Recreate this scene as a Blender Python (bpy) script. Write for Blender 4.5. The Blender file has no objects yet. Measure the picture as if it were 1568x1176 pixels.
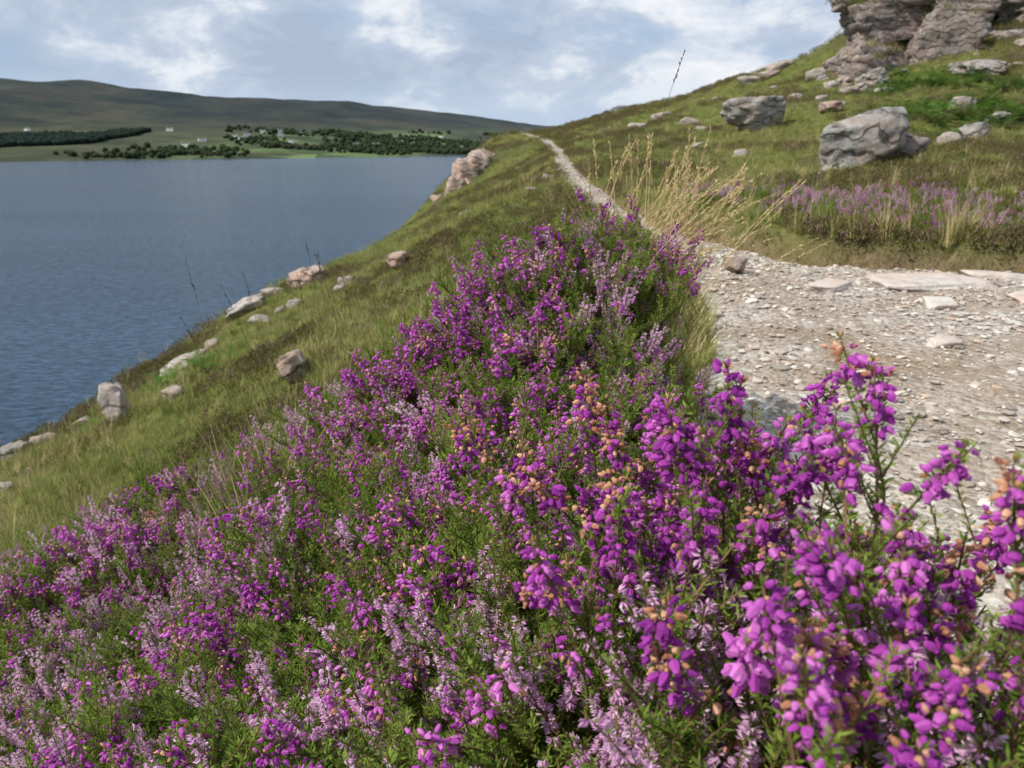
import bpy, math, random, numpy as np
from mathutils import Vector, noise as mn
from mathutils.bvhtree import BVHTree
rng=np.random.default_rng(5); random.seed(7)
TAB=rng.random((256,256))
def vn(x,y,s=0):
    x=np.asarray(x,float)+s*17.31; y=np.asarray(y,float)+s*9.77
    xi=np.floor(x).astype(int); yi=np.floor(y).astype(int)
    fx=x-xi; fy=y-yi
    fx=fx*fx*fx*(fx*(fx*6-15)+10); fy=fy*fy*fy*(fy*(fy*6-15)+10)
    a=TAB[xi&255,yi&255]; b=TAB[(xi+1)&255,yi&255]; c=TAB[xi&255,(yi+1)&255]; d=TAB[(xi+1)&255,(yi+1)&255]
    return (a*(1-fx)+b*fx)*(1-fy)+(c*(1-fx)+d*fx)*fy
def fbm(x,y,o=4,s=0):
    t=0;a=.5
    for i in range(o):
        t=t+a*(vn(x,y,s+i)-.5)*2; x=np.asarray(x)*2.03;y=np.asarray(y)*2.03;a*=.5
    return t
def sst(a,b,v):
    t=np.clip((v-a)/(b-a),0,1); return t*t*(3-2*t)
def I(v,xs,ys): return np.interp(v,xs,ys)
# ---------------------------------------------------------------- terrain
def wob(y,s): return .05*fbm(np.asarray(y)*1.3,0,3,s)*1.5
def Lf(y): return I(y,[-6,0,.8,1.5,2,2.5,3,4.2,5,5.5,6.5,8,11,20,30,40,52,60,66,90],[.5,.55,.52,.48,.50,.62,.80,1.05,1.2,1.2,1.12,1.02,1.0,1.15,1.6,2.0,2.0,1.2,.6,-2])+wob(y,30)
def Rf(y): return I(y,[-6,0,2,3,4.2,5,5.4,6.5,8,11,20,30,40,52,60,66,90],[3.4,3.6,3.9,4.0,4.3,3.5,2.1,1.62,1.42,1.4,1.62,2.15,2.6,2.6,1.8,1.2,-1.2])+wob(y,40)*1.5
def Pf(y): return I(y,[-6,30,45,65,72,90,130,300],[-.9,-.9,-.75,-.05,-.3,-3,-14,-50])
def Ef(y): return I(y,[-20,0,10,15,20,30,42,46,50,65,90],[-9,-8.3,-7.4,-6.4,-5.6,-5.0,-3.6,-2.3,-1.7,-1.0,-4])
def sL(y): return I(y,[0,10,20,30,40,44,48,65],[.44,.43,.43,.5,.56,.4,.17,.2])
def sR(y): return I(y,[0,8,15,22,30,38,45,55,70,90,150],[.03,.04,.06,.12,.2,.3,.37,.30,.2,.1,.0])
def generic(x,y):
    L=Lf(y);R=Rf(y);P=Pf(y)
    dl=np.maximum(L-x,0); dr=np.maximum(x-R,0)
    z=P-sL(y)*(np.sqrt(dl*dl+.04)-.2)
    e=np.maximum(Ef(y)-x,0); z=z-.9*(e*e/(e+1.5))
    hr=sR(y)*(np.sqrt(dr*dr+.25)-.5)
    hr=12*np.tanh(hr/12)
    z=z+.22*sst(0,.20,dr)*sst(4,5,y)*(1-sst(8,14,y))
    z=z+2.6*np.exp(-(((x-21.5)/4.5)**2+((y-41.5)/3.6)**2))
    return z+hr
can=[(.197,2.0,-.18),(.36,1.9,-.30),(0,2.1,-.30),(-.27,2.1,-.52),(-.54,2.1,-.71),(-.81,2.0,-.80),(-1.16,1.9,-.97),(-1.34,1.7,-1.07),(-.78,.9,-.92),(0,.45,-.46),(.3,.38,-.29),(.13,.64,-.36),(0,.9,-.5),(.02,1.4,-.45),(-.4,.9,-.68),(-.4,1.5,-.65),(.1,0,-.5),(.1,-.5,-.5),(.33,1.5,-.52),(.34,1.0,-.52),(-.9,0,-1.0),(-1.2,1.2,-1.1)]
C=[(a,b,c-.285-.08*float(sst(.1,-.6,a))) for a,b,c in can]
cx=np.array([c[0] for c in C]);cy=np.array([c[1] for c in C]);cz=np.array([c[2] for c in C])
res=cz-generic(cx,cy)
ex=[(.72,v) for v in(-.5,0,.5,1,1.5,2,2.5)]+[(0,3.2),(.6,3),(-1,3.4),(-2.2,2.5),(-2.4,1.2)]
cx=np.append(cx,[e[0] for e in ex]);cy=np.append(cy,[e[1] for e in ex]);res=np.append(res,[0]*7+[.12,.05,.1,.05,.05])
SG=.42
K=np.exp(-((cx[:,None]-cx)**2+(cy[:,None]-cy)**2)/(2*SG*SG))
W=np.linalg.solve(K+.03*np.eye(len(cx)),res)
def height(x,y):
    x=np.asarray(x,float);y=np.asarray(y,float)
    z=generic(x,y)
    L=Lf(y);R=Rf(y)
    b=np.zeros_like(z)
    for i in range(len(cx)): b+=W[i]*np.exp(-((x-cx[i])**2+(y-cy[i])**2)/(2*SG*SG))
    z=z+b*(1-.92*sst(-.15,.05,x-L))
    off=sst(0,1.2,np.maximum(L-x,x-R))
    far=sst(2.5,8,np.hypot(x,y))
    z=z+off*far*(.38*fbm(x*.35,y*.35,3,3)+.13*fbm(x*1.5,y*1.5,3,8))+off*.03*fbm(x*4,y*4,2,5)
    z=z+.03*fbm(x*1.2,y*1.2,2,11)+.012*fbm(x*6,y*6,2,13)
    return z
def mesh_obj(name,v,f,smooth=True,link=True):
    m=bpy.data.meshes.new(name);m.from_pydata(v if isinstance(v,list) else v.tolist(),[],f if isinstance(f,list) else f.tolist())
    m.polygons.foreach_set('use_smooth',[smooth]*len(m.polygons))
    o=bpy.data.objects.new(name,m)
    if link: bpy.context.collection.objects.link(o)
    return o
def grid(name,xs,ys,zf):
    X,Y=np.meshgrid(xs,ys);Z=zf(X,Y)
    nx,ny=len(xs),len(ys)
    v=np.stack([X,Y,Z],-1).reshape(-1,3)
    J,Ii=np.meshgrid(np.arange(ny-1),np.arange(nx-1),indexing='ij')
    a=(J*nx+Ii).ravel();f=np.stack([a,a+1,a+nx+1,a+nx],-1)
    return mesh_obj(name,v,f)
def sh(n,a,b,k):
    t=np.linspace(np.arcsinh(a/k),np.arcsinh(b/k),n);return k*np.sinh(t)
# ---------------------------------------------------------------- materials
class NT:
    def __init__(s,name):
        s.m=bpy.data.materials.new(name);s.m.use_nodes=True;s.t=s.m.node_tree
        s.t.nodes.clear();s.out=s.t.nodes.new('ShaderNodeOutputMaterial')
    def n(s,ty,ins={},**kw):
        nd=s.t.nodes.new(ty)
        for k,v in kw.items(): setattr(nd,k,v)
        for k,v in ins.items(): s.set(nd.inputs[k],v)
        return nd
    def set(s,sock,v):
        if isinstance(v,bpy.types.NodeSocket): s.t.links.new(v,sock)
        elif isinstance(v,bpy.types.Node): s.t.links.new(v.outputs[0],sock)
        else:
            if isinstance(v,tuple) and len(v)==3 and sock.type=='RGBA': v=(*v,1)
            sock.default_value=v
    def noise(s,vec,scale,detail=4,rough=.55,dist=0):
        return s.n('ShaderNodeTexNoise',{'Vector':vec,'Scale':scale,'Detail':detail,'Roughness':rough,'Distortion':dist}).outputs[0]
    def ramp(s,fac,stops):
        r=s.t.nodes.new('ShaderNodeValToRGB');s.set(r.inputs[0],fac)
        e=r.color_ramp.elements
        while len(e)<len(stops): e.new(.5)
        for i,(p,c) in enumerate(stops):
            e[i].position=p;e[i].color=(*c,1) if isinstance(c,tuple) else (c,c,c,1)
        return r.outputs[0]
    def mix(s,f,a,b,bt='MIX'):
        m=s.t.nodes.new('ShaderNodeMix');m.data_type='RGBA';m.blend_type=bt
        s.set(m.inputs[0],f);s.set(m.inputs[6],a);s.set(m.inputs[7],b);return m.outputs[2]
    def math(s,op,a,b=0.0,c=False):
        m=s.t.nodes.new('ShaderNodeMath');m.operation=op;m.use_clamp=c
        s.set(m.inputs[0],a);s.set(m.inputs[1],b);return m.outputs[0]
    def pos(s): return s.n('ShaderNodeNewGeometry').outputs['Position']
    def sep(s,v): return s.n('ShaderNodeSeparateXYZ',{0:v}).outputs
    def bump(s,h,st,d=.1,nrm=None):
        b=s.n('ShaderNodeBump',{'Height':h,'Strength':st,'Distance':d})
        if nrm: s.set(b.inputs['Normal'],nrm)
        return b.outputs[0]
    def bsdf(s,col,rough=.85,nrm=None,spec=.3):
        p=s.n('ShaderNodeBsdfPrincipled',{'Base Color':col,'Roughness':rough,'Specular IOR Level':spec})
        if nrm: s.set(p.inputs['Normal'],nrm)
        s.t.links.new(p.outputs[0],s.out.inputs[0]);return p
    def leafy(s,col,tr=.35):
        d=s.n('ShaderNodeBsdfDiffuse',{'Color':col});t=s.n('ShaderNodeBsdfTranslucent',{'Color':col})
        x=s.n('ShaderNodeMixShader',{0:tr,1:d,2:t});s.t.links.new(x.outputs[0],s.out.inputs[0])
def leafmat(name,stops,tr=.35,rw=.45):
    k=NT(name);a=k.n('ShaderNodeAttribute',attribute_name='v').outputs['Fac']
    r=k.n('ShaderNodeObjectInfo').outputs['Random']
    f=k.math('ADD',k.math('MULTIPLY',a,1-rw),k.math('MULTIPLY',r,rw))
    k.leafy(k.ramp(f,stops),tr);return k.m
M={}
M['bell']=leafmat('bell_petal',[(0,(.22,.03,.24)),(.5,(.52,.09,.50)),(1,(.84,.32,.76))],.4,.45)
M['wither']=leafmat('withered_bell',[(0,(.30,.11,.07)),(.5,(.60,.30,.18)),(1,(.82,.54,.36))],.3,.25)
M['ling']=leafmat('ling_petal',[(0,(.58,.28,.54)),(.5,(.82,.50,.74)),(1,(.95,.78,.88))],.4,.4)
M['needle']=leafmat('heather_needle',[(0,(.07,.12,.02)),(.5,(.18,.28,.045)),(1,(.34,.44,.09))],.42,.5)
M['stem']=leafmat('heather_stem',[(0,(.10,.06,.03)),(1,(.24,.15,.08))],.05,.5)
M['grass']=leafmat('grass_blade',[(0,(.09,.13,.03)),(.4,(.20,.245,.06)),(.75,(.34,.34,.115)),(1,(.52,.46,.22))],.35,.6)
M['straw']=leafmat('straw_blade',[(0,(.42,.31,.13)),(1,(.78,.64,.36))],.3,.4)
M['heath']=leafmat('heath_leaf',[(0,(.06,.07,.02)),(.4,(.14,.14,.045)),(.7,(.17,.125,.07)),(.88,(.24,.14,.14)),(1,(.42,.25,.34))],.2,.35)
M['fern']=leafmat('bracken_leaf',[(0,(.08,.17,.03)),(1,(.20,.34,.07))],.4,.5)
M['darkstalk']=leafmat('dark_stalk',[(0,(.06,.04,.03)),(1,(.12,.08,.05))],.0,.4)
def ground_mat():
    k=NT('hillside_turf');p=k.pos()
    n1=k.noise(p,.45,5,.6);n2=k.noise(p,2.3,5,.65);n3=k.noise(p,14,4,.7);n4=k.noise(p,.16,3)
    c=k.ramp(n2,[(.25,(.07,.09,.02)),(.5,(.16,.18,.045)),(.72,(.27,.25,.085))])
    h=k.ramp(n3,[(.3,(.07,.06,.03)),(.6,(.14,.105,.06)),(.8,(.20,.12,.12))])
    m=k.ramp(n1,[(.50,0.),(.60,1.)])
    c=k.mix(k.math('MULTIPLY',m,.8),c,h)
    c=k.mix(k.ramp(n4,[(.45,0.),(.65,.4)]),c,(.13,.18,.04))
    c=k.mix(.6,c,k.ramp(n3,[(.3,(.4,.4,.4)),(.7,(1,1,1))]),'MULTIPLY')
    a=k.n('ShaderNodeAttribute',attribute_name='soil').outputs['Fac']
    c=k.mix(a,c,k.ramp(n3,[(.3,(.11,.07,.04)),(.7,(.30,.21,.13))]))
    b=k.bump(k.math('ADD',n3,n2),.8,.12);k.bsdf(c,.95,b,.1);return k.m
def path_mat():
    k=NT('gravel');p=k.pos()
    def vor(sc,f='F1',out='Distance'):
        return k.n('ShaderNodeTexVoronoi',{'Vector':wp,'Scale':sc},feature=f).outputs[out]
    wp=k.mix(.03,p,k.n('ShaderNodeTexNoise',{'Vector':p,'Scale':14.}).outputs['Color'])
    v1=vor(30,'F1','Color');v2=vor(95,'F1','Color');d1=vor(30)
    s1=k.sep(v1)[0];s2=k.sep(v2)[0];n=k.noise(p,2.2,5,.65);n2=k.noise(p,.9,5,.65);n3=k.noise(p,60,3)
    c=k.ramp(s1,[(0,(.27,.22,.17)),(.4,(.49,.43,.36)),(.75,(.65,.60,.53)),(1,(.76,.73,.68))])
    c2=k.ramp(s2,[(0,(.28,.21,.15)),(.5,(.52,.45,.37)),(1,(.70,.65,.58))])
    c=k.mix(k.ramp(n,[(.4,0.),(.6,1.)]),c,c2)
    c=k.mix(k.ramp(n2,[(.46,0.),(.64,.85)]),c,(.34,.25,.17))
    c=k.mix(.6,c,k.ramp(n3,[(.3,(.5,.5,.5)),(.7,(1,1,1))]),'MULTIPLY')
    h=k.math('ADD',k.math('MULTIPLY',s1,.6),k.math('MULTIPLY',s2,.3));h=k.math('SUBTRACT',h,k.math('MULTIPLY',d1,.7))
    k.bsdf(c,.9,k.bump(k.math('ADD',h,k.math('MULTIPLY',n3,.4)),1.,.020),.2);return k.m
def rock_mat(name,tint,lichen=.5,wave=.75,pink=.7):
    k=NT(name);p=k.pos()
    n1=k.noise(p,1.4,6,.65);n2=k.noise(p,7,8,.72);n3=k.noise(p,45,4,.65);n4=k.noise(p,2.6,6,.7)
    w=k.n('ShaderNodeTexWave',{'Vector':p,'Scale':1.1,'Distortion':11.,'Detail':5.,'Detail Scale':1.6},bands_direction='Z').outputs['Fac']
    t=tint
    c=k.ramp(n2,[(.28,tuple(q*.45 for q in t)),(.48,t),(.68,tuple(min(1,q*1.35) for q in t))])
    c=k.mix(k.ramp(n1,[(.42,0.),(.62,pink)]),c,(t[0]*1.1,t[1]*.82,t[2]*.72))
    c=k.mix(k.math('MULTIPLY',k.ramp(n4,[(.53,0.),(.60,1.)]),lichen),c,(.56,.56,.53))
    c=k.mix(k.math('MULTIPLY',k.ramp(n1,[(.34,1.),(.42,0.)]),.6*wave),c,(.08,.075,.065))
    c=k.mix(k.ramp(w,[(.0,wave),(.10,0.)]),c,(.06,.05,.04))
    h=k.math('ADD',k.math('MULTIPLY',n2,.8),k.math('MULTIPLY',n3,.35));h=k.math('ADD',h,k.math('MULTIPLY',k.ramp(w,[(0.,0.),(.15,1.)]),.5*wave))
    k.bsdf(c,.9,k.bump(h,1.,.09*(.3+wave)),.2);return k.m
M['rock']=rock_mat('boulder_stone',(.36,.34,.315),.5);M['rockp']=rock_mat('pink_granite',(.47,.37,.31),.3);M['rockw']=rock_mat('pale_stone',(.48,.44,.40),.3,.5,.5);M['crag']=rock_mat('crag_stone',(.29,.25,.225),.4,.8,.5);M['slab']=rock_mat('slab_stone',(.54,.50,.45),.2,.0,.6);M['stones']=rock_mat('hillside_stone',(.38,.34,.30),.3,.5,.6)
def far_mat():
    k=NT('far_hazed_moor_and_fields');p=k.pos();s=k.sep(p)
    n1=k.noise(p,.004,6,.6);n2=k.noise(p,.02,5,.6);n0=k.noise(p,.0016,5,.6)
    shaded_moor=k.ramp(n1,[(.35,(.024,.029,.022)),(.5,(.044,.048,.030)),(.65,(.078,.068,.042))])  # brown-green heath, with cloud shadow on the upper hill darkened into its colour
    shaded_moor=k.mix(.5,shaded_moor,k.ramp(n2,[(.35,(.45,.45,.45)),(.65,(1,1,1))]),'MULTIPLY')
    shaded_moor=k.mix(.7,shaded_moor,k.ramp(n0,[(.40,(.5,.5,.52)),(.6,(1,1,1))]),'MULTIPLY')
    low=k.ramp(n1,[(.35,(.045,.052,.028)),(.6,(.09,.09,.045))])
    v=k.n('ShaderNodeTexVoronoi',{'Vector':p,'Scale':.013}).outputs['Color'];vs=k.sep(v)[0]
    fld=k.ramp(vs,[(0,(.05,.075,.03)),(.4,(.10,.15,.05)),(.7,(.18,.25,.085)),(1,(.09,.09,.05))])
    fx=k.math('MULTIPLY',k.ramp(k.math('DIVIDE',k.math('ADD',s[0],700.),300.,True),[(.2,0.),(.8,1.)]),k.ramp(n1,[(.40,0.),(.50,1.)]))
    fx=k.math('MULTIPLY',fx,k.ramp(k.math('DIVIDE',k.math('ADD',s[2],40.),60.,True),[(.45,1.),(.9,0.)]))
    low=k.mix(fx,low,fld);low=k.mix(.5,low,k.ramp(n2,[(.35,(.4,.4,.4)),(.65,(1,1,1))]),'MULTIPLY')
    c=k.mix(k.ramp(k.math('DIVIDE',k.math('ADD',s[2],40.),120.,True),[(.3,0.),(.6,1.)]),low,shaded_moor)
    c=k.mix(k.math('MULTIPLY',k.math('DIVIDE',s[1],4500.,True),.30),c,(.13,.17,.22))  # aerial haze painted into the colour: bluer with distance along Y
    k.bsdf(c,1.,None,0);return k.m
def water_mat():
    k=NT('lake_water');p=k.pos()
    m=k.n('ShaderNodeMapping',{'Vector':p,'Rotation':(0,0,.35),'Scale':(.45,1.,1.)})
    n1=k.noise(m,.9,4,.65,.4);n2=k.noise(m,.12,3,.6);n3=k.noise(k.n('ShaderNodeMapping',{'Vector':p,'Scale':(.3,1.,1.)}),.012,5,.6)
    c=k.ramp(n3,[(.3,(.025,.065,.12)),(.7,(.05,.105,.18))])
    c=k.mix(.85,c,k.ramp(n1,[(.40,(.2,.22,.25)),(.60,(1,1,1))]),'MULTIPLY')
    b=k.bump(k.math('ADD',n1,k.math('MULTIPLY',n2,1.5)),1.,.45)
    p_=k.bsdf(c,.13,b,.5);p_.inputs['IOR'].default_value=1.33;return k.m
# ---------------------------------------------------------------- ground, path, lake, far land
xs=sh(300,-70,140,1.0);ys=sh(340,-8,320,1.5)
def ghz(X,Y):
    Z=height(X,Y);ins=np.minimum(X-Lf(Y),Rf(Y)-X);return Z-.05*sst(-.0,.12,ins)
g=grid('hillside_ground',xs,ys,ghz);g.data.materials.append(ground_mat())
X,Y=np.meshgrid(xs,ys);dd=np.maximum(Lf(Y)-X,X-Rf(Y))
soil=((1-sst(.0,.25,dd))*(.6+.4*vn(X*3,Y*3,4))).ravel().astype('f')
at=g.data.attributes.new('soil','FLOAT','POINT');at.data.foreach_set('value',soil)
p=grid('gravel_path',np.linspace(0,1,60),np.concatenate([np.linspace(-3,12,420),np.linspace(12.1,72,200)]),lambda X,Y:X)
co=np.empty(len(p.data.vertices)*3);p.data.vertices.foreach_get('co',co);co=co.reshape(-1,3);y=co[:,1];x=Lf(y)-.03+(Rf(y)-Lf(y)+.06)*co[:,0]
z=height(x,y)+.004+.014*np.clip(fbm(x*5,y*5,3,140),-.3,1)-.03*(1-sst(0,.06,co[:,0]*1.)*sst(0,.06,1-co[:,0]))
p.data.vertices.foreach_set('co',np.stack([x,y,z],-1).ravel());p.data.materials.append(path_mat())
w=grid('lake',[-20000,-3000,0,3000,20000],[-5000,0,1000,3000,20000],lambda X,Y:X*0-40.);w.data.materials.append(water_mat())
def far(x,y):
    ys=I(x,[-6000,-3000,-1500,-739,-400,-53,300,1500,4000],[0,300,800,1130,1290,1460,1600,2000,2600])+25*fbm(x/120,0,3,5)
    yc=I(x,[-6000,-4000,-1700,-930,-490,-130,20,600,4000],[2000,2300,2600,2900,3200,3500,3800,4000,4500])
    H=I(x,[-4000,-1900,-1700,-1560,-1430,-1330,-1160,-1100,-928,-800,-630,-560,-490,-300,-130,20,150,600],[180,178,170,158,167,147,136,124,120,117,114,102,98,80,64,45,30,15])+3*fbm(x/70,0,3,9)
    t=(y-ys)/(yc-ys)
    pr=I(t,[-.3,-.02,0,.01,.15,.35,.5,.75,.95,1,1.1,1.5],[-.3,-.1,.0,.02,.14,.28,.38,.68,.97,1,.97,.7])
    return -40+(H+40)*pr+sst(0,.3,t)*18*fbm(x/240,y/240,5,2)*(1-.65*sst(.7,1,t))
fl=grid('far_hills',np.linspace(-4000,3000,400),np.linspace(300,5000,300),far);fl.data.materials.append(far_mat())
def ico(sub):
    import bmesh
    b=bmesh.new();bmesh.ops.create_icosphere(b,subdivisions=sub,radius=1);v=np.array([q.co[:] for q in b.verts]);f=np.array([[q.index for q in t.verts] for t in b.faces]);b.free();return v,f
v1,f1=ico(1)
def far_trees(name,pts,sz,col):
    V=[];Fs=[];o=0
    for (x,y),s in zip(pts,sz):
        z=float(far(np.array(x),np.array(y)))
        if z<-38.5: continue
        vv=v1*(1+.35*(rng.random((len(v1),1))-.5))*np.array([s*.65,s*.65,s*.55])+np.array([x,y,z+s*.45])
        V.append(vv);Fs.append(f1+o);o+=len(v1)
    ob=mesh_obj(name,np.vstack(V),np.vstack(Fs),False)
    k=NT(name+'_foliage');k.bsdf(k.ramp(k.noise(k.pos(),.05,3),[(.35,tuple(q*.6 for q in col)),(.65,col)]),1,None,0);ob.data.materials.append(k.m)
pts=[];sz=[]
for c in range(300):
    x0=rng.uniform(-640,60);t=rng.uniform(.01,.46)*rng.uniform(.4,1);ys0=I(x0,[-739,-400,-53,300],[1130,1290,1460,1600]);y0=ys0+t*1900
    if fbm(x0/150,y0/150,2,9)<-.15: continue
    a=rng.uniform(-.5,.5);ln=rng.uniform(15,90)
    for i in range(rng.integers(4,18)):
        s=rng.uniform(-ln,ln);pts.append((x0+s*math.cos(a)+rng.normal(0,5),y0+s*math.sin(a)*.6+rng.normal(0,8)));sz.append(rng.uniform(3.5,10.5))
far_trees('distant_trees',pts,sz,(.040,.055,.028))
pts=[];sz=[]
while len(pts)<900:
    u,v=rng.uniform(-1,1,2)
    if u*u+v*v<1+.3*math.sin(5*u+1): pts.append((-815+80*u+60*v,1420+170*v));sz.append(rng.uniform(7,11))
far_trees('plantation_forest',pts,sz,(.026,.038,.030))
mw=NT('white_render');mw.bsdf((.75,.74,.70),.8);mr=NT('slate_roof');mr.bsdf((.10,.10,.11),.7);mg=NT('window_dark');mg.bsdf((.03,.03,.04),.3)
for i in range(34):
    x0=rng.uniform(-600,-20) if i<29 else rng.uniform(-1000,-700);t=rng.uniform(.10,.38);y0=I(x0,[-1000,-739,-400,-53,300],[1010,1130,1290,1460,1600])+t*1900
    z0=float(far(np.array(x0),np.array(y0)));l,wd,h,rh=rng.uniform(10,15),7,4.2,2.6
    V=[(-l/2,-wd/2,-2),(l/2,-wd/2,-2),(l/2,wd/2,-2),(-l/2,wd/2,-2),(-l/2,-wd/2,h),(l/2,-wd/2,h),(l/2,wd/2,h),(-l/2,wd/2,h),(-l/2,0,h+rh),(l/2,0,h+rh)]
    Fc=[(0,1,5,4),(1,2,6,9,5),(2,3,7,6),(3,0,4,8,7),(4,5,9,8),(6,7,8,9)];mi=[0,0,0,0,1,1]
    for wx in (-.32,-.1,.12,.34):
        b=len(V);a=wx*l;hh=1.2 if wx!=.12 else 0;V+=[(a-.5,-wd/2-.05,hh),(a+.5,-wd/2-.05,hh),(a+.5,-wd/2-.05,2.6),(a-.5,-wd/2-.05,2.6)];Fc.append((b,b+1,b+2,b+3));mi.append(2)
    for cxx in (-l/2+.6,l/2-.6):
        b=len(V)
        for zz in (h+1.5,h+rh+1):
            V+=[(cxx-.4,-.4,zz),(cxx+.4,-.4,zz),(cxx+.4,.4,zz),(cxx-.4,.4,zz)]
        Fc+=[(b,b+1,b+5,b+4),(b+1,b+2,b+6,b+5),(b+2,b+3,b+7,b+6),(b+3,b,b+4,b+7),(b+4,b+5,b+6,b+7)];mi+=[0]*5
    o=mesh_obj('white_cottage',V,Fc,False);[o.data.materials.append(q.m) for q in(mw,mr,mg)]
    o.data.polygons.foreach_set('material_index',mi);o.location=(x0,y0,z0);o.rotation_euler[2]=rng.uniform(-.6,.6)
# ---------------------------------------------------------------- rocks
v5,f5=ico(5);v4,f4=ico(4);v3,f3=ico(3);v2,f2=ico(2)
def rockverts(seed,base,blocky=.5,rough=.06,freq=2.0,npl=14,sharp=34,strata=0):
    r=np.random.default_rng(seed)
    n=r.normal(size=(npl,3));n/=np.linalg.norm(n,axis=1)[:,None]
    ax=np.array([[1,0,0],[-1,0,0],[0,1,0],[0,-1,0],[0,0,1],[0,0,-1]])+r.normal(0,.22,(6,3));ax/=np.linalg.norm(ax,axis=1)[:,None]
    N=np.vstack([n,ax]);h=np.concatenate([r.uniform(.72,1.1,npl),np.full(6,1-.25*blocky)*r.uniform(.8,1.05,6)])
    d=base@N.T;q=np.where(d>.05,h/np.maximum(d,.05),9.);R=-np.log(np.exp(-sharp*q).sum(1))/sharp
    vv=base*R[:,None];off=r.uniform(0,50,3)
    if rough>0:
        ds=np.array([mn.fractal(Vector(a*freq+off),.9,2.1,5) for a in vv]);vv=vv*(1+rough*ds)[:,None]
    if strata:
        s=vv[:,2]*3.2+.6*vv[:,0]+.5*np.array([mn.noise(Vector(a*1.2+off)) for a in vv]);fr=s-np.floor(s)
        k=1-strata*(np.exp(-(fr/.10)**2)+np.exp(-((1-fr)/.10)**2))-strata*1.1*((np.floor(s)*.618)%1)
        vv[:,:2]*=k[:,None]
    return vv
def rotz(v,a,tilt=0,ta=0):
    c,s=math.cos(a),math.sin(a);v=v@np.array([[c,s,0],[-s,c,0],[0,0,1]])
    if tilt:
        c,s=math.cos(tilt),math.sin(tilt);v=v@np.array([[c,0,-s],[0,1,0],[s,0,c]])
    return v
def boulder(name,x,y,sx,sy,sz,a=0,seed=1,mt='rock',sink=.25,tilt=0,blocky=.6,z=None,rough=.14,strata=0):
    vv=rotz(rockverts(seed,v5 if sx>1 else v4,blocky,rough,strata=strata)*np.array([sx,sy,sz])/2,a,tilt)
    z0=(float(height(x,y)) if z is None else z)
    o=mesh_obj(name,vv,f5 if sx>1 else f4);o.data.materials.append(M[mt]);o.location=(x,y,z0+sz/2*(1-2*sink));return o
def cluster(name,blocks,mt,base=v4,face=f4,rough=.14,strata=.06,sharp=40):
    V=[];Fs=[];o=0
    for i,(x,y,z,sx,sy,sz,a,t) in enumerate(blocks):
        vv=rotz(rockverts(i*7+len(blocks),base,1.1,rough,1.6,7,sharp,strata)*np.array([sx,sy,sz])/2,a,t)+np.array([x,y,z]);V.append(vv);Fs.append(face+o);o+=len(base)
    ob=mesh_obj(name,np.vstack(V),np.vstack(Fs));ob.data.materials.append(M[mt]);return ob
B=[(15.9,36.0,2.7,4.2,3.4,2.8,.1,-.06),(18.6,35.6,2.9,4.6,3.4,3.0,-.12,-.04),(21.6,35.9,3.3,4.6,3.4,2.8,.1,-.05),(24.6,36.6,3.8,4.2,3.2,2.6,.1,-.05),
 (16.6,36.9,4.6,4.4,3.4,2.4,.1,-.10),(19.8,36.6,4.9,4.8,3.4,2.5,-.1,-.05),(23.2,37.0,5.1,4.6,3.2,2.2,.15,-.05),
 (16.3,37.9,6.2,3.9,3.0,1.7,.1,.08),(19.2,37.8,6.5,4.6,3.2,2.1,.1,-.05),(22.4,38.2,6.6,4.4,3.2,1.8,.0,-.05),(17.4,38.7,7.6,4.2,3.0,1.8,.1,.06),(20.8,39,7.9,4.6,3.0,1.9,.1,-.05),
 (14.4,36.2,2.0,1.7,1.5,1.5,.3,.3),(15.0,37.2,5.4,2.0,1.5,.8,.1,.14),(17.2,34.4,2.1,1.8,1.2,1.0,.4,.2),(19.4,34.2,2.3,1.6,1.2,.9,-.3,.1)]
crag=cluster('rock_crag',B,'crag',v5,f5,.17,.07,50)
B=[(-2.6,44.5,-2.3,1.9,2.2,2.2,.3,.1),(-3.2,43.6,-3.2,1.6,1.8,2.1,-.2,.2),(-2.0,45.8,-1.7,1.7,2.4,1.6,.1,0),(-3.5,44.6,-4.2,1.8,2,2.4,.5,.1),(-2.2,43.8,-3.2,1.4,1.4,1.8,.2,0),(-2.9,46,-3,2,2,3,.1,0),(-1.4,46.8,-1.4,1.2,1.5,.9,.1,0),(-3.7,43,-4.2,1.2,1.2,1.2,.3,.3)]
cluster('cliff_outcrop',B,'rockp')
boulder('boulder',6.1,13.8,2.0,1.2,1.1,.2,11,'rock',.16,-.38,.5,None,.12)
boulder('boulder',7.2,14.4,.7,.7,.6,.4,17,'rock',.2,.2,.5,None,.14)
boulder('boulder',8.75,28.3,2.1,1.6,1.25,.2,12,'rock',.15,-.15)
for i,(x,y,sx,sz,mt,t) in enumerate([(-4.3,7.7,.28,.60,'rockw',-.18),(-5.3,11.5,.85,.3,'rockw',-.3),(-5.4,15,.9,.34,'rockw',-.3),(-4.5,16.4,.8,.45,'rockp',-.3),(-1.9,12.5,.5,.26,'rockp',0),(-1.9,6.3,.28,.32,'rockp',-.3),(-6.6,9.2,.45,.26,'rock',0),
  (10.4,17.8,.9,.5,'rock',-.2),(13.1,23.5,.8,.6,'rock',.1),(12.6,20.7,.7,.35,'rock',0),(14.7,32.9,1.5,.9,'rock',-.2),(17.6,30.6,2.0,.7,'rock',.1),(10.9,27.2,.9,.4,'rockp',0)]):
    boulder('boulder',x,y,sx,sx*.8,sz,.2*i,40+i,mt,.2,t,.3,None,.18)
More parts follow.
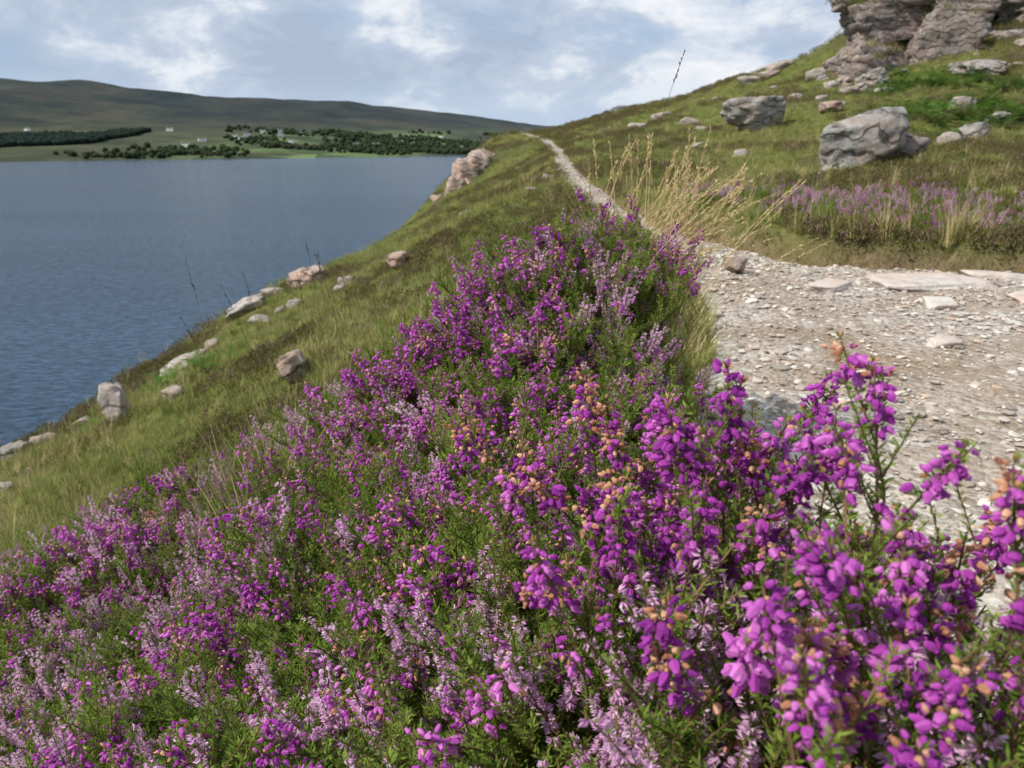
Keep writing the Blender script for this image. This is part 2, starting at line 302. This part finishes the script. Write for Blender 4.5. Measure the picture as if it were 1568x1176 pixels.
for i,(x,y,sx,sy) in enumerate([(2.62,4.75,.95,.6),(2.35,4.05,.3,.2),(2.95,4.1,.5,.35),(1.95,4.55,.5,.26),(1.50,5.0,.16,.12),(1.9,3.2,.2,.12),(2.6,3.2,.3,.2),(3.2,4.9,.5,.3),(1.35,1.7,.12,.08)]):
    boulder('path_slab',x,y,sx,sy,.08 if i!=4 else .15,i*1.3 if i else .2,30+i,'slab' if i!=4 else 'rockp',.36 if i!=4 else .1,0,1.,None,.05)
# ---------------------------------------------------------------- plant masters
class MB:
    def __init__(s): s.V=[];s.F=[];s.M=[];s.A=[]
    def face(s,pts,m,a):
        b=len(s.V);s.V+=[tuple(p) for p in pts];s.F.append(tuple(range(b,b+len(pts))));s.M.append(m);s.A.append(a)
    def ribbon(s,P,wd,m,a,side):
        b=len(s.V);n=len(P)
        for i,p_ in enumerate(P):
            ww=wd*(1-i/(n-1))**.6*.5+wd*.02;s.V.append(tuple(p_-side*ww));s.V.append(tuple(p_+side*ww))
        for i in range(n-1): s.F.append((b+2*i,b+2*i+1,b+2*i+3,b+2*i+2));s.M.append(m);s.A.append(a)
    def tube(s,P,r0,r1,m,a,k=3):
        b=len(s.V);n=len(P)
        for i,p_ in enumerate(P):
            d=(P[min(i+1,n-1)]-P[max(i-1,0)]).normalized();u=d.orthogonal().normalized();w_=d.cross(u);rr=r0+(r1-r0)*i/(n-1)
            for j in range(k): t=2*math.pi*j/k;s.V.append(tuple(p_+(u*math.cos(t)+w_*math.sin(t))*rr))
        for i in range(n-1):
            for j in range(k): s.F.append((b+i*k+j,b+i*k+(j+1)%k,b+(i+1)*k+(j+1)%k,b+(i+1)*k+j));s.M.append(m);s.A.append(a)
    def bell(s,p_,d,ln,rad,m,a,k=6):
        d=d.normalized();u=d.orthogonal().normalized();w_=d.cross(u);b=len(s.V)
        prof=[(0,.3),(.15,.85),(.45,1.),(.75,.7),(.92,.42),(1.,.62)] if k>5 else [(0,.4),(.3,1.),(.75,.7),(1.,.55)]
        for t,rr in prof:
            for j in range(k): q=2*math.pi*j/k;s.V.append(tuple(p_+d*ln*t+(u*math.cos(q)+w_*math.sin(q))*rad*rr))
        for i in range(len(prof)-1):
            for j in range(k): s.F.append((b+i*k+j,b+i*k+(j+1)%k,b+(i+1)*k+(j+1)%k,b+(i+1)*k+j));s.M.append(m);s.A.append(min(1,max(0,a+(.18 if i>=len(prof)-3 else 0))))
        s.F.append(tuple(b+j for j in range(k)));s.M.append(m);s.A.append(a)
    def needle(s,p_,d,ln,wd,m,a):
        d=d.normalized();u=d.cross(Vector((random.gauss(0,1),random.gauss(0,1),random.gauss(0,1)))).normalized()
        s.face([p_,p_+d*ln*.5+u*wd*.5,p_+d*ln,p_+d*ln*.5-u*wd*.5],m,a)
    def obj(s,name,mats):
        o=mesh_obj(name,s.V,s.F,False,False)
        for q in mats:o.data.materials.append(M[q])
        o.data.polygons.foreach_set('material_index',s.M)
        at=o.data.attributes.new('v','FLOAT','FACE');at.data.foreach_set('value',s.A);return o
R_=random.uniform
def rv(): return Vector((random.gauss(0,1),random.gauss(0,1),random.gauss(0,1)))
def stempath(base,h,lean,n=9):
    d=Vector((R_(-1,1),R_(-1,1),0))*lean;w_=Vector((R_(-1,1),R_(-1,1),0))*.015
    return [base+d*h*(i/n)**1.5+Vector((0,0,h*i/n))+w_*math.sin(i*.8) for i in range(n+1)]
def lerp(P,t):
    t=max(0,min(.9999,t))*(len(P)-1);i=int(t);return P[i].lerp(P[i+1],t-i)
def leaves(mb,P,t0,t1,step,ln,m=0,per=5):
    L=(P[-1]-P[0]).length;n=max(2,int(L*(t1-t0)/step))
    for i in range(n):
        t=t0+(t1-t0)*i/n;q=lerp(P,t)
        for j in range(per):
            a=R_(0,6.28);mb.needle(q,Vector((math.cos(a),math.sin(a),R_(.3,1.4))),ln*R_(.6,1.2),.0017,m,R_(0,1)*.6+.4*t)
def head(mb,P,fl,h,wither,per,k):
    t=1-fl/h
    while t<1:
        q=lerp(P,t);f=(t-(1-fl/h))/(fl/h);wp=wither*(.25+.75*f)
        for j in range(random.randint(*per)):
            if random.random()<.12: continue
            a=R_(0,6.28);rd=Vector((math.cos(a),math.sin(a),0));dr=R_(-1.0,.1) if f<.8 else R_(-.3,.9)
            sc=R_(.7,1.2)*(1 if f<.85 else .75);st=q+rd*R_(.001,.009)+Vector((0,0,R_(-.003,.005)));wi=random.random()<wp
            if wi: sc*=.82
            mb.bell(st,rd+Vector((R_(-.4,.4),R_(-.4,.4),dr)),.0072*sc*R_(.9,1.2),.0027*sc,3 if wi else 2,R_(0,1),k)
        t+=R_(.004,.0065)/h
def bellspike(mb,base,h,lean,fl,wither,per=(3,5),k=6):
    P=stempath(base,h,lean);mb.tube(P,.0016,.0008,1,R_(0,1))
    leaves(mb,P,.35,.98,.0058,.009)
    for q_ in range(random.randint(2,4)):
        t=R_(.55,.88);q=lerp(P,t);a=R_(0,6.28);l=R_(.03,.07);Q=[q+Vector((math.cos(a)*l*.5*i/3,math.sin(a)*l*.5*i/3,l*i/3)) for i in range(4)]
        mb.tube(Q,.0008,.0005,1,.5);leaves(mb,Q,.1,1,.005,.008)
        if random.random()<.4: head(mb,Q,l*.5,l,wither,(3,5),k)
    head(mb,P,fl,h,wither,per,k)
    for j in range(8): mb.needle(P[-1],Vector((R_(-.6,.6),R_(-.6,.6),1)),.008,.002,0 if random.random()<.6 else 3,R_(0,1))
def lingspike(mb,base,h,lean):
    P=stempath(base,h,lean);mb.tube(P,.0014,.0007,1,R_(0,1));leaves(mb,P,.3,.7,.006,.006,0,4)
    br=[(P,.68)]
    for k in range(random.randint(3,4)):
        t=R_(.4,.8);q=lerp(P,t);a=R_(0,6.28);l=R_(.05,.10);Q=[q+Vector((math.cos(a)*l*.4*(i/4)**.8,math.sin(a)*l*.4*(i/4)**.8,l*i/4)) for i in range(5)]
        mb.tube(Q,.0008,.0005,1,.5);br.append((Q,.35))
    for Q,t0 in br:
        L=(Q[-1]-Q[0]).length;n=int(L*(1-t0)/.0038);leaves(mb,Q,t0*.5,1,.006,.007,0,3)
        for i in range(n):
            t=t0+(1-t0)*i/n;q=lerp(Q,t)
            for j in range(2):
                a=R_(0,6.28);d=Vector((math.cos(a),math.sin(a),R_(-.5,.5))).normalized();c=q+d*.003;u=d.orthogonal().normalized();w_=d.cross(u);v_=R_(0,1);s_=R_(.9,1.6)*(1.1-.4*t)
                for k in range(3):
                    an=k*2.09;e=(u*math.cos(an)+w_*math.sin(an));e2=(u*math.cos(an+1)+w_*math.sin(an+1))
                    mb.face([c-d*.0015,c+d*.0015*s_+e*.0024*s_,c+d*.0045*s_+(e+e2)*.0012*s_,c+d*.0015*s_+e2*.0024*s_],2,min(1,v_))
def cl(fn,n,rad):
    mb=MB()
    for i in range(n):
        a=R_(0,6.28);q=R_(0,rad);fn(mb,Vector((math.cos(a)*q,math.sin(a)*q,0)))
    return mb
HM=['needle','stem','bell','wither'];LM=['needle','stem','ling','wither']
bellM=[cl(lambda m,b:bellspike(m,b,R_(.20,.29),R_(.1,.7),R_(.015,.042),w_,(4,6),5),2,.03).obj('bell_m%d'%i,HM) for i,w_ in enumerate([.05,.15,.3,.1,.5,.9,.2,.1,.4])]
singleM=[cl(lambda m,b:bellspike(m,b,.30,.18,R_(.025,.042),w_,(6,8)),1,.0).obj('spike_m%d'%i,HM) for i,w_ in enumerate([.5,.9,.7,.3,.1,.2])]
lingM=[cl(lambda m,b:lingspike(m,b,R_(.19,.29),R_(.1,.7)),2,.03).obj('ling_m%d'%i,LM) for i in range(6)]
def greenshoot(mb,b):
    P=stempath(b,R_(.16,.26),R_(.1,.5));mb.tube(P,.0014,.0006,1,.5);leaves(mb,P,.2,1,.005,.010)
    for k in range(6):
        t=R_(.4,.9);q=lerp(P,t);a=R_(0,6.28);l=R_(.03,.07);Q=[q+Vector((math.cos(a)*l*.5*i/3,math.sin(a)*l*.5*i/3,l*i/3)) for i in range(4)]
        mb.tube(Q,.0008,.0005,1,.5);leaves(mb,Q,.1,1,.005,.009)
greenM=[cl(greenshoot,3,.035).obj('green_m%d'%i,['needle','stem']) for i in range(4)]
def tuft(n,h0,h1,rad,wd,straw,lean=.7,seg=3):
    mb=MB()
    for i in range(n):
        a=R_(0,6.28);q=rad*R_(0,1);b=Vector((math.cos(a)*q,math.sin(a)*q,-.02));h=R_(h0,h1);aa=a+R_(-.8,.8);le=R_(.1,lean)
        d=Vector((math.cos(aa),math.sin(aa),0));P=[b+d*h*le*(k/seg)**2+Vector((0,0,h*(k/seg)*(1-.25*le*(k/seg)))) for k in range(seg+1)]
        mb.ribbon(P,wd,1 if random.random()<straw else 0,R_(0,1),Vector((-d.y,d.x,0)) if random.random()<.7 else d)
    return mb
tuftM=[tuft(24,.06,.17,.08,.005,s).obj('tuft_m%d'%i,['grass','straw']) for i,s in enumerate([.02,.1,.05,.3,.15,.6])]
tallM=[tuft(26,.2,.42,.05,.004,s,.5,4).obj('tall_m%d'%i,['grass','straw']) for i,s in enumerate([.1,.35,.85])]
def heathc():
    mb=MB()
    for i in range(110):
        a=R_(0,6.28);q=math.sqrt(R_(0,1));b=Vector((math.cos(a)*q*.14,math.sin(a)*q*.14,.11*(1-q*q)*R_(.5,1)))
        mb.needle(b,Vector((R_(-1,1),R_(-1,1),R_(.5,2))),R_(.02,.045),R_(.006,.012),0,R_(0,1))
    return mb
heathM=[heathc().obj('heath_m%d'%i,['heath']) for i in range(4)]
def fern():
    mb=MB()
    for f in range(5):
        a=f*1.26+R_(-.4,.4);d=Vector((math.cos(a),math.sin(a),0));sd=Vector((-d.y,d.x,0));L=R_(.4,.65)
        P=[d*L*.75*(k/10)+Vector((0,0,L*(1.2*(k/10)-.7*(k/10)**2))) for k in range(11)];mb.tube(P,.003,.001,0,.5)
        for k in range(1,11):
            w_=.18*(1-k/11)*L/.5
            for s_ in(-1,1):
                q=P[k];e=q+sd*s_*w_+d*w_*.35-Vector((0,0,w_*.2));n_=4
                for j in range(n_):
                    c=q.lerp(e,(j+.5)/n_);ww=.028*(1-j/(n_+1));mb.face([c-d*ww,c+sd*s_*.022,c+d*ww,c-sd*s_*.022],0,R_(0,1))
    return mb
fernM=[fern().obj('fern_m%d'%i,['fern']) for i in range(3)]
def peb(i):
    vv=rockverts(200+i,v2,.9,.0,2,9)*np.array([1,.75,.3])*.5
    o=mesh_obj('peb_m%d'%i,vv,f2,False,False);k=NT('pebble_%d'%i);rn=k.n('ShaderNodeObjectInfo').outputs['Random']
    k.bsdf(k.mix(.5,k.ramp(rn,[(0,(.26,.22,.18)),(.4,(.50,.44,.37)),(.8,(.72,.67,.60)),(1,(.56,.39,.28))]),k.ramp(k.noise(k.pos(),80,3),[(.3,(.5,.5,.5)),(.7,(1,1,1))]),'MULTIPLY'),.85);o.data.materials.append(k.m);return o
pebM=[peb(i) for i in range(6)]
def scatter(name,ms,P,rot,scl,idx=None):
    P=np.asarray(P,float);n=len(P)
    if idx is None: idx=rng.integers(0,len(ms),n)
    col=bpy.data.collections.new(name+'_kinds');[col.objects.link(m) for m in ms]
    me=bpy.data.meshes.new(name);me.vertices.add(n);me.vertices.foreach_set('co',P.ravel())
    a=me.attributes.new('rot','FLOAT_VECTOR','POINT');a.data.foreach_set('vector',np.asarray(rot,float).ravel())
    a=me.attributes.new('scl','FLOAT','POINT');a.data.foreach_set('value',np.asarray(scl,float))
    a=me.attributes.new('idx','INT','POINT');a.data.foreach_set('value',np.asarray(idx,dtype=np.int32))
    o=bpy.data.objects.new(name,me);bpy.context.collection.objects.link(o)
    gt=bpy.data.node_groups.new(name+'_gn','GeometryNodeTree')
    gt.interface.new_socket('Geometry',in_out='INPUT',socket_type='NodeSocketGeometry');gt.interface.new_socket('Geometry',in_out='OUTPUT',socket_type='NodeSocketGeometry')
    N=gt.nodes.new;gi=N('NodeGroupInput');go=N('NodeGroupOutput');ip=N('GeometryNodeInstanceOnPoints');ci=N('GeometryNodeCollectionInfo')
    ci.inputs['Collection'].default_value=col;ci.inputs['Separate Children'].default_value=True;ci.inputs['Reset Children'].default_value=True
    def na(t,nm):
        q=N('GeometryNodeInputNamedAttribute');q.data_type=t;q.inputs['Name'].default_value=nm;return q.outputs['Attribute']
    lk=gt.links.new;lk(gi.outputs[0],ip.inputs['Points']);lk(ci.outputs[0],ip.inputs['Instance']);ip.inputs['Pick Instance'].default_value=True
    lk(na('INT','idx'),ip.inputs['Instance Index']);lk(na('FLOAT_VECTOR','rot'),ip.inputs['Rotation']);lk(na('FLOAT','scl'),ip.inputs['Scale']);lk(ip.outputs[0],go.inputs[0])
    md=o.modifiers.new('scatter','NODES');md.node_group=gt;return o
def rots(n,t):
    return np.stack([rng.normal(0,t,n),rng.normal(0,t,n),rng.uniform(0,6.28,n)],-1)
# ---- heather bank
def zone(x,y):
    lim=2.30+.25*fbm(x*2,x*0,2,21)+ .15*sst(.2,-1.2,x)
    d=(x<Lf(y)-.06-.10*vn(y*3,x*0,4))*(1-sst(lim-.15,lim+.1,y))
    low=(x<-.25)*(y>lim-.1)*(y<3.6)*.25*(fbm(x*1.5,y*1.5,2,31)>-.05)
    return np.maximum(d,low)
n=14500
x=rng.uniform(-2.8,.7,n);y=rng.uniform(.1,3.6,n);k=(rng.random(n)<zone(x,y))&(np.hypot(x,y)>.3);x=x[k];y=y[k]
bm=fbm(x*2.6,y*2.6,3,50)+.28*sst(-.9,.3,x)+.12*sst(.6,1.6,y)-.17
gm=.52+.35*fbm(x*4,y*4,2,55)
u=rng.random(len(x));typ=np.where(u<gm,2,np.where(bm+rng.normal(0,.20,len(x))>.06,0,1))
z=height(x,y)-.02
hs=.78+.28*vn(x*5,y*5,60)+.2*vn(x*14,y*14,61)
hs=np.where((x>.28)&(y<1.3)&(y>.45),hs*.85,hs)
for nm,t,ms,ss in(('bell_heather',0,bellM,1.08),('ling_heather',1,lingM,1.05),('heather_foliage',2,greenM,1.13)):
    q=typ==t;m=q.sum();scatter(nm,ms,np.stack([x[q],y[q],z[q]],-1),rots(m,.22),hs[q]*ss*rng.uniform(.88,1.1,m))
tops=[(.262,.43,-.13),(.25,.44,-.15),(.235,.45,-.175),(.30,.392,-.17),(.196,.572,-.18),(.185,.58,-.20),(.18,.56,-.21),(.16,.58,-.218),(.113,.66,-.229),(.09,.68,-.25),(.13,.62,-.25),(.011,.746,-.291),(.254,.383,-.21),(0,1.067,-.278),(.207,.349,-.24),(.17,.362,-.26),(.18,.325,-.28),(.25,.312,-.27),(.28,.36,-.23),(.05,.7,-.27),(.15,.50,-.27),(.12,.46,-.28),(.2,.45,-.25),(.31,.35,-.24),(.09,.56,-.28)]
T0=np.array(tops);T=[T0]
for j in range(2): T.append(T0[:]+np.stack([rng.normal(0,.016,len(T0)),rng.normal(0,.03,len(T0)),rng.uniform(-.08,-.01,len(T0))],-1))
T=np.vstack(T);s_=rng.uniform(1.0,1.2,len(T));T[:,2]-=.30*s_*.985
scatter('bell_heather',singleM,T,rots(len(T),.11),s_)
# heather by the right bank
n=3400;x=rng.uniform(1.8,7,n);y=rng.uniform(5.3,8.6,n);k=(x>Rf(y)+.10)&(fbm(x*1.1,y*1.1,3,70)+.24*sst(8.0,6,y)>.17);x=x[k];y=y[k];m=len(x)
ty=rng.random(m)
for nm,q,ms in(('bell_heather',ty<.12,bellM),('ling_heather',(ty>=.12)&(ty<.42),lingM),('heather_foliage',ty>=.42,greenM)):
    scatter(nm,ms,np.stack([x[q],y[q],height(x[q],y[q])-.06],-1),rots(q.sum(),.2),rng.uniform(.8,1.1,q.sum()))
# ---- grass, heath over the slopes
def polar(n,r0,r1,mixu=.5):
    r=np.where(rng.random(n)<mixu,rng.uniform(r0,r1,n),r0*(r1/r0)**rng.random(n));a=rng.uniform(-.80,.80,n);return r*np.sin(a),r*np.cos(a),r
x,y,r=polar(52000,1.9,75)
out=np.maximum(Lf(y)-x,x-Rf(y));k=(out>rng.uniform(-.03,.10,len(x)))&(x>Ef(y)-3.5)&~((zone(x,y)>.6)&(y<2.3))
k&=~((x>2)&(out<.22)&(y<7))
x=x[k];y=y[k];r=r[k]
hm=fbm(x*.45,y*.45,4,80)+rng.normal(0,.08,len(x))+.05*(x>3)-.03*(x<0);ish=hm>.10
sc=(.75+.022*r)*rng.uniform(.7,1.3,len(x))
q=~ish;gi=np.clip((vn(x*.6,y*.6,90)*5+rng.normal(0,1.1,len(x))).astype(int),0,5)
scatter('hillside_grass',tuftM,np.stack([x[q],y[q],height(x[q],y[q])],-1),rots(q.sum(),.15),sc[q],gi[q])
scatter('heath_cushions',heathM,np.stack([x[ish],y[ish],height(x[ish],y[ish])-.01],-1),rots(ish.sum(),.15),sc[ish]*1.1)
x,y,r=polar(3000,2.6,35);k=(np.maximum(Lf(y)-x,x-Rf(y))>.1)&(x>Ef(y)-2)&(fbm(x*.5,y*.5,2,95)>.0)&~((zone(x,y)>.6)&(y<2.4));x=x[k];y=y[k]
scatter('grass_tussocks',tallM,np.stack([x,y,height(x,y)],-1),rots(len(x),.12),rng.uniform(.6,1.1,len(x)),rng.choice([0,0,1,1,2],len(x)))
x=np.concatenate([rng.normal(-.66,.07,24),rng.normal(.36,.06,12),rng.normal(1.25,.3,26)]);y=np.concatenate([rng.normal(1.75,.08,24),rng.normal(2.1,.1,12),rng.normal(6.4,.4,26)])
k=(x<Lf(y)-.02)|(x>Rf(y)+.02);x=x[k];y=y[k];scatter('rush_tuft',tallM,np.stack([x,y,height(x,y)],-1),rots(len(x),.1),rng.uniform(.9,1.3,len(x))*np.where(x<0,1.15,1),np.where(x<0,0,rng.integers(1,3,len(x))))
# bracken
x=np.concatenate([rng.uniform(9,26,1500),rng.normal(-4.3,.5,26)]);y=np.concatenate([rng.uniform(18,36,1500),rng.normal(9.3,.6,26)])
k=(x<0)|((fbm(x*.3,y*.3,3,97)>-.02)&(x/y>.44));x=x[k];y=y[k]
scatter('bracken',fernM,np.stack([x,y,height(x,y)],-1),rots(len(x),.12),rng.uniform(.7,1.1,len(x))*np.where(x<0,.5,1.1))
bv=BVHTree.FromPolygons([v.co[:] for v in crag.data.vertices],[p_.vertices[:] for p_ in crag.data.polygons]);pp=[]
for i in range(5000):
    h=bv.ray_cast(Vector((R_(14,26),R_(33.5,38.5),12)),Vector((0,0,-1)))
    if h[0] and h[1].z>.66 and mn.noise(h[0]*.7)>-.12: pp.append(h[0][:])
pp=np.array(pp[:1500]);scatter('ledge_grass',tuftM+heathM,pp,rots(len(pp),.2),rng.uniform(1.4,2.6,len(pp)))
# pebbles on path
n=15000;y=np.concatenate([rng.uniform(.8,6,n*2//3),rng.uniform(6,40,n//3)]);u=rng.random(len(y));x=Lf(y)+.02+(Rf(y)-Lf(y)-.04)*u
sc=.010+.042*rng.random(len(x))**4+.0006*y;e=np.minimum(u,1-u)<.12;sc=np.where(e&(rng.random(len(x))<.1),sc*2.0,sc)
scatter('path_gravel',pebM,np.stack([x,y,height(x,y)+.008+sc*.03],-1),rots(len(x),.16),sc)
# loose hillside stones
L=[(-4.3,12.5,.45,.15),(-4.1,14,.4,.25),(-3.1,14,.28,.2),(-3.5,7.4,.28,.18),(-6.4,9.6,.3,.2),(-6.3,10.3,.45,.18),(-5,12.1,.25,.22),(-4.5,14.3,.2,.16),(-5.2,7,.18,.12),(-5.1,15.8,.5,.25),
 (9.4,17,.5,.4),(13.5,32.3,.7,.5),(11.8,30.7,.5,.3),(13.9,36.9,1.,.6),(11.6,33,.6,.3),(5.3,18.1,.35,.25),(7.7,41.4,1.1,.4),(7.7,34.4,.9,.35),(6.5,40.3,1.0,.4),(5.7,24.1,.5,.2),(.75,16.3,.3,.2),(12.6,43,1.3,.6),(14.2,43,1.6,.6),(13.4,42,1.0,.4)]
x,y,r=polar(55,8,50,.8);k=(np.maximum(Lf(y)-x,x-Rf(y))>.3)&(x>Ef(y)-.5);x=x[k];y=y[k]
for i in range(len(x)):
    s=rng.uniform(.10,.4)*(.6+.02*y[i]);L.append((x[i],y[i],s,s*rng.uniform(.3,.5)))
for i in range(20):
    s=rng.uniform(.3,.8);L.append((rng.uniform(13,24),rng.uniform(28,35),s,s*.5))
V=[];Fs=[];o=0
for i,(a_,b_,s,h_) in enumerate(L):
    vv=rotz(rockverts(400+i,v3,.3,.18,2,11)*np.array([s,s*.7,h_])*.55,rng.uniform(-.5,.5),rng.uniform(-.3,.1))+np.array([a_,b_,float(height(a_,b_))+h_*.2]);V.append(vv);Fs.append(f3+o);o+=len(v3)
ob=mesh_obj('scattered_rocks',np.vstack(V),np.vstack(Fs));ob.data.materials.append(M['stones'])
# ---- dry grass stalks
def stalks(name,L,mats,wd=.0011,head=.16,hs=1.):
    mb=MB()
    for b,t in L:
        b=Vector(b);t=Vector(t);mid=b.lerp(t,.55)+Vector((-(t.x-b.x)*.45,0,.12*abs(t.x-b.x)));P=[]
        for i in range(15):
            s=i/14;P.append(b*(1-s)**2+mid*2*s*(1-s)+t*s*s)
        mb.tube(P,wd,wd*.5,0,R_(0,1))
        for i in range(int(34*hs)):
            s=1-head*R_(0,1);q=lerp(P,s);d=(P[-1]-P[-3]).normalized()+rv()*.3;mb.needle(q,d,R_(.007,.016),.0034,0,R_(.3,1))
    o=mb.obj(name,mats);bpy.context.collection.objects.link(o);return o
L=[]
for i in range(80):
    b=(R_(.20,.46),R_(1.9,2.2),0);b=(b[0],b[1],float(height(b[0],b[1])));u=R_(0,1)**.8
    L.append((b,(b[0]-.06+.45*u,b[1]+R_(-.05,.1),.05-.32*u*R_(.3,1)-R_(0,.12))))
stalks('dry_grass_stalks',L,['straw'],.0012,.22)
L=[((.28,1.95,-.6),(.40,1.9,.175))]
stalks('tall_sedge_stalk',L,['darkstalk'],.0011,.10,.5)
L=[]
for bx,by,tx,tz in[(-.93,2.3,-1.0,-.36),(-.55,2.2,-.60,-.29),(-.56,2.25,-.58,-.33),(-.75,2.3,-.83,-.40),(-.72,2.2,-.86,-.43),(-.62,2.3,-.66,-.42),(-.50,2.3,-.60,-.35),(-.8,2.1,-.95,-.5),(-.45,2.2,-.5,-.4)]:
    L.append(((bx,by,float(height(bx,by))),(tx,by,tz)))
stalks('dark_grass_stalks',L,['darkstalk'],.0010,.15,.4)
# ---------------------------------------------------------------- world
W_=bpy.data.worlds.new('World');bpy.context.scene.world=W_;W_.use_nodes=True;nt=W_.node_tree
class WN(NT):
    def __init__(s,t): s.t=t
k=WN(nt)
sky=k.n('ShaderNodeTexSky',sky_type='NISHITA',sun_disc=False,sun_elevation=math.radians(46),sun_rotation=math.radians(-110.6))
g_=k.n('ShaderNodeTexCoord').outputs['Generated']
mp=k.n('ShaderNodeMapping',{'Vector':g_,'Scale':(1,1,2.6),'Location':(.3,.1,.2)})
mp2=k.n('ShaderNodeMapping',{'Vector':g_,'Scale':(1,1,2.0),'Location':(1.3,.7,.4)})
n1=k.noise(mp,3.4,10,.58,.25);n2=k.noise(mp2,8.0,10,.60,.25);n3=k.noise(mp2,3.0,4,.5,.1)
base=k.mix(.8,sky.outputs[0],(4.0,5.4,7.5))
cc=k.ramp(k.math('ADD',k.math('MULTIPLY',n2,.6),k.math('MULTIPLY',n3,.4)),[(.40,(4.2,5.1,6.5)),(.49,(5.6,6.4,7.7)),(.545,(8.6,8.9,9.4)),(.62,(10,10,10.1))])
c=k.mix(k.ramp(n1,[(.38,.15),(.52,.95)]),base,cc)
zz=k.sep(g_)[2];c=k.mix(k.ramp(zz,[(.0,.85),(.07,0.)]),c,(5.5,6.7,8.2))
bg=nt.nodes['Background'];k.set(bg.inputs[0],c);bg.inputs[1].default_value=.1
sl=bpy.data.lights.new('sun','SUN');sl.energy=4.7;sl.angle=.0087;sl.color=(1,.95,.87);so=bpy.data.objects.new('sun',sl);bpy.context.collection.objects.link(so)
so.rotation_euler=Vector((-.8,-.3,.88)).to_track_quat('Z','Y').to_euler()
c=bpy.data.cameras.new('camera');c.lens=36*1150/1568;c.clip_end=60000;c.clip_start=.01
c.dof.use_dof=True;c.dof.focus_distance=1.05;c.dof.aperture_fstop=10
co=bpy.data.objects.new('camera',c);bpy.context.collection.objects.link(co);co.rotation_euler=(math.radians(90-18.5),0,0);bpy.context.scene.camera=co
vs=bpy.context.scene.view_settings;vs.view_transform='Standard';vs.look='None';vs.exposure=0
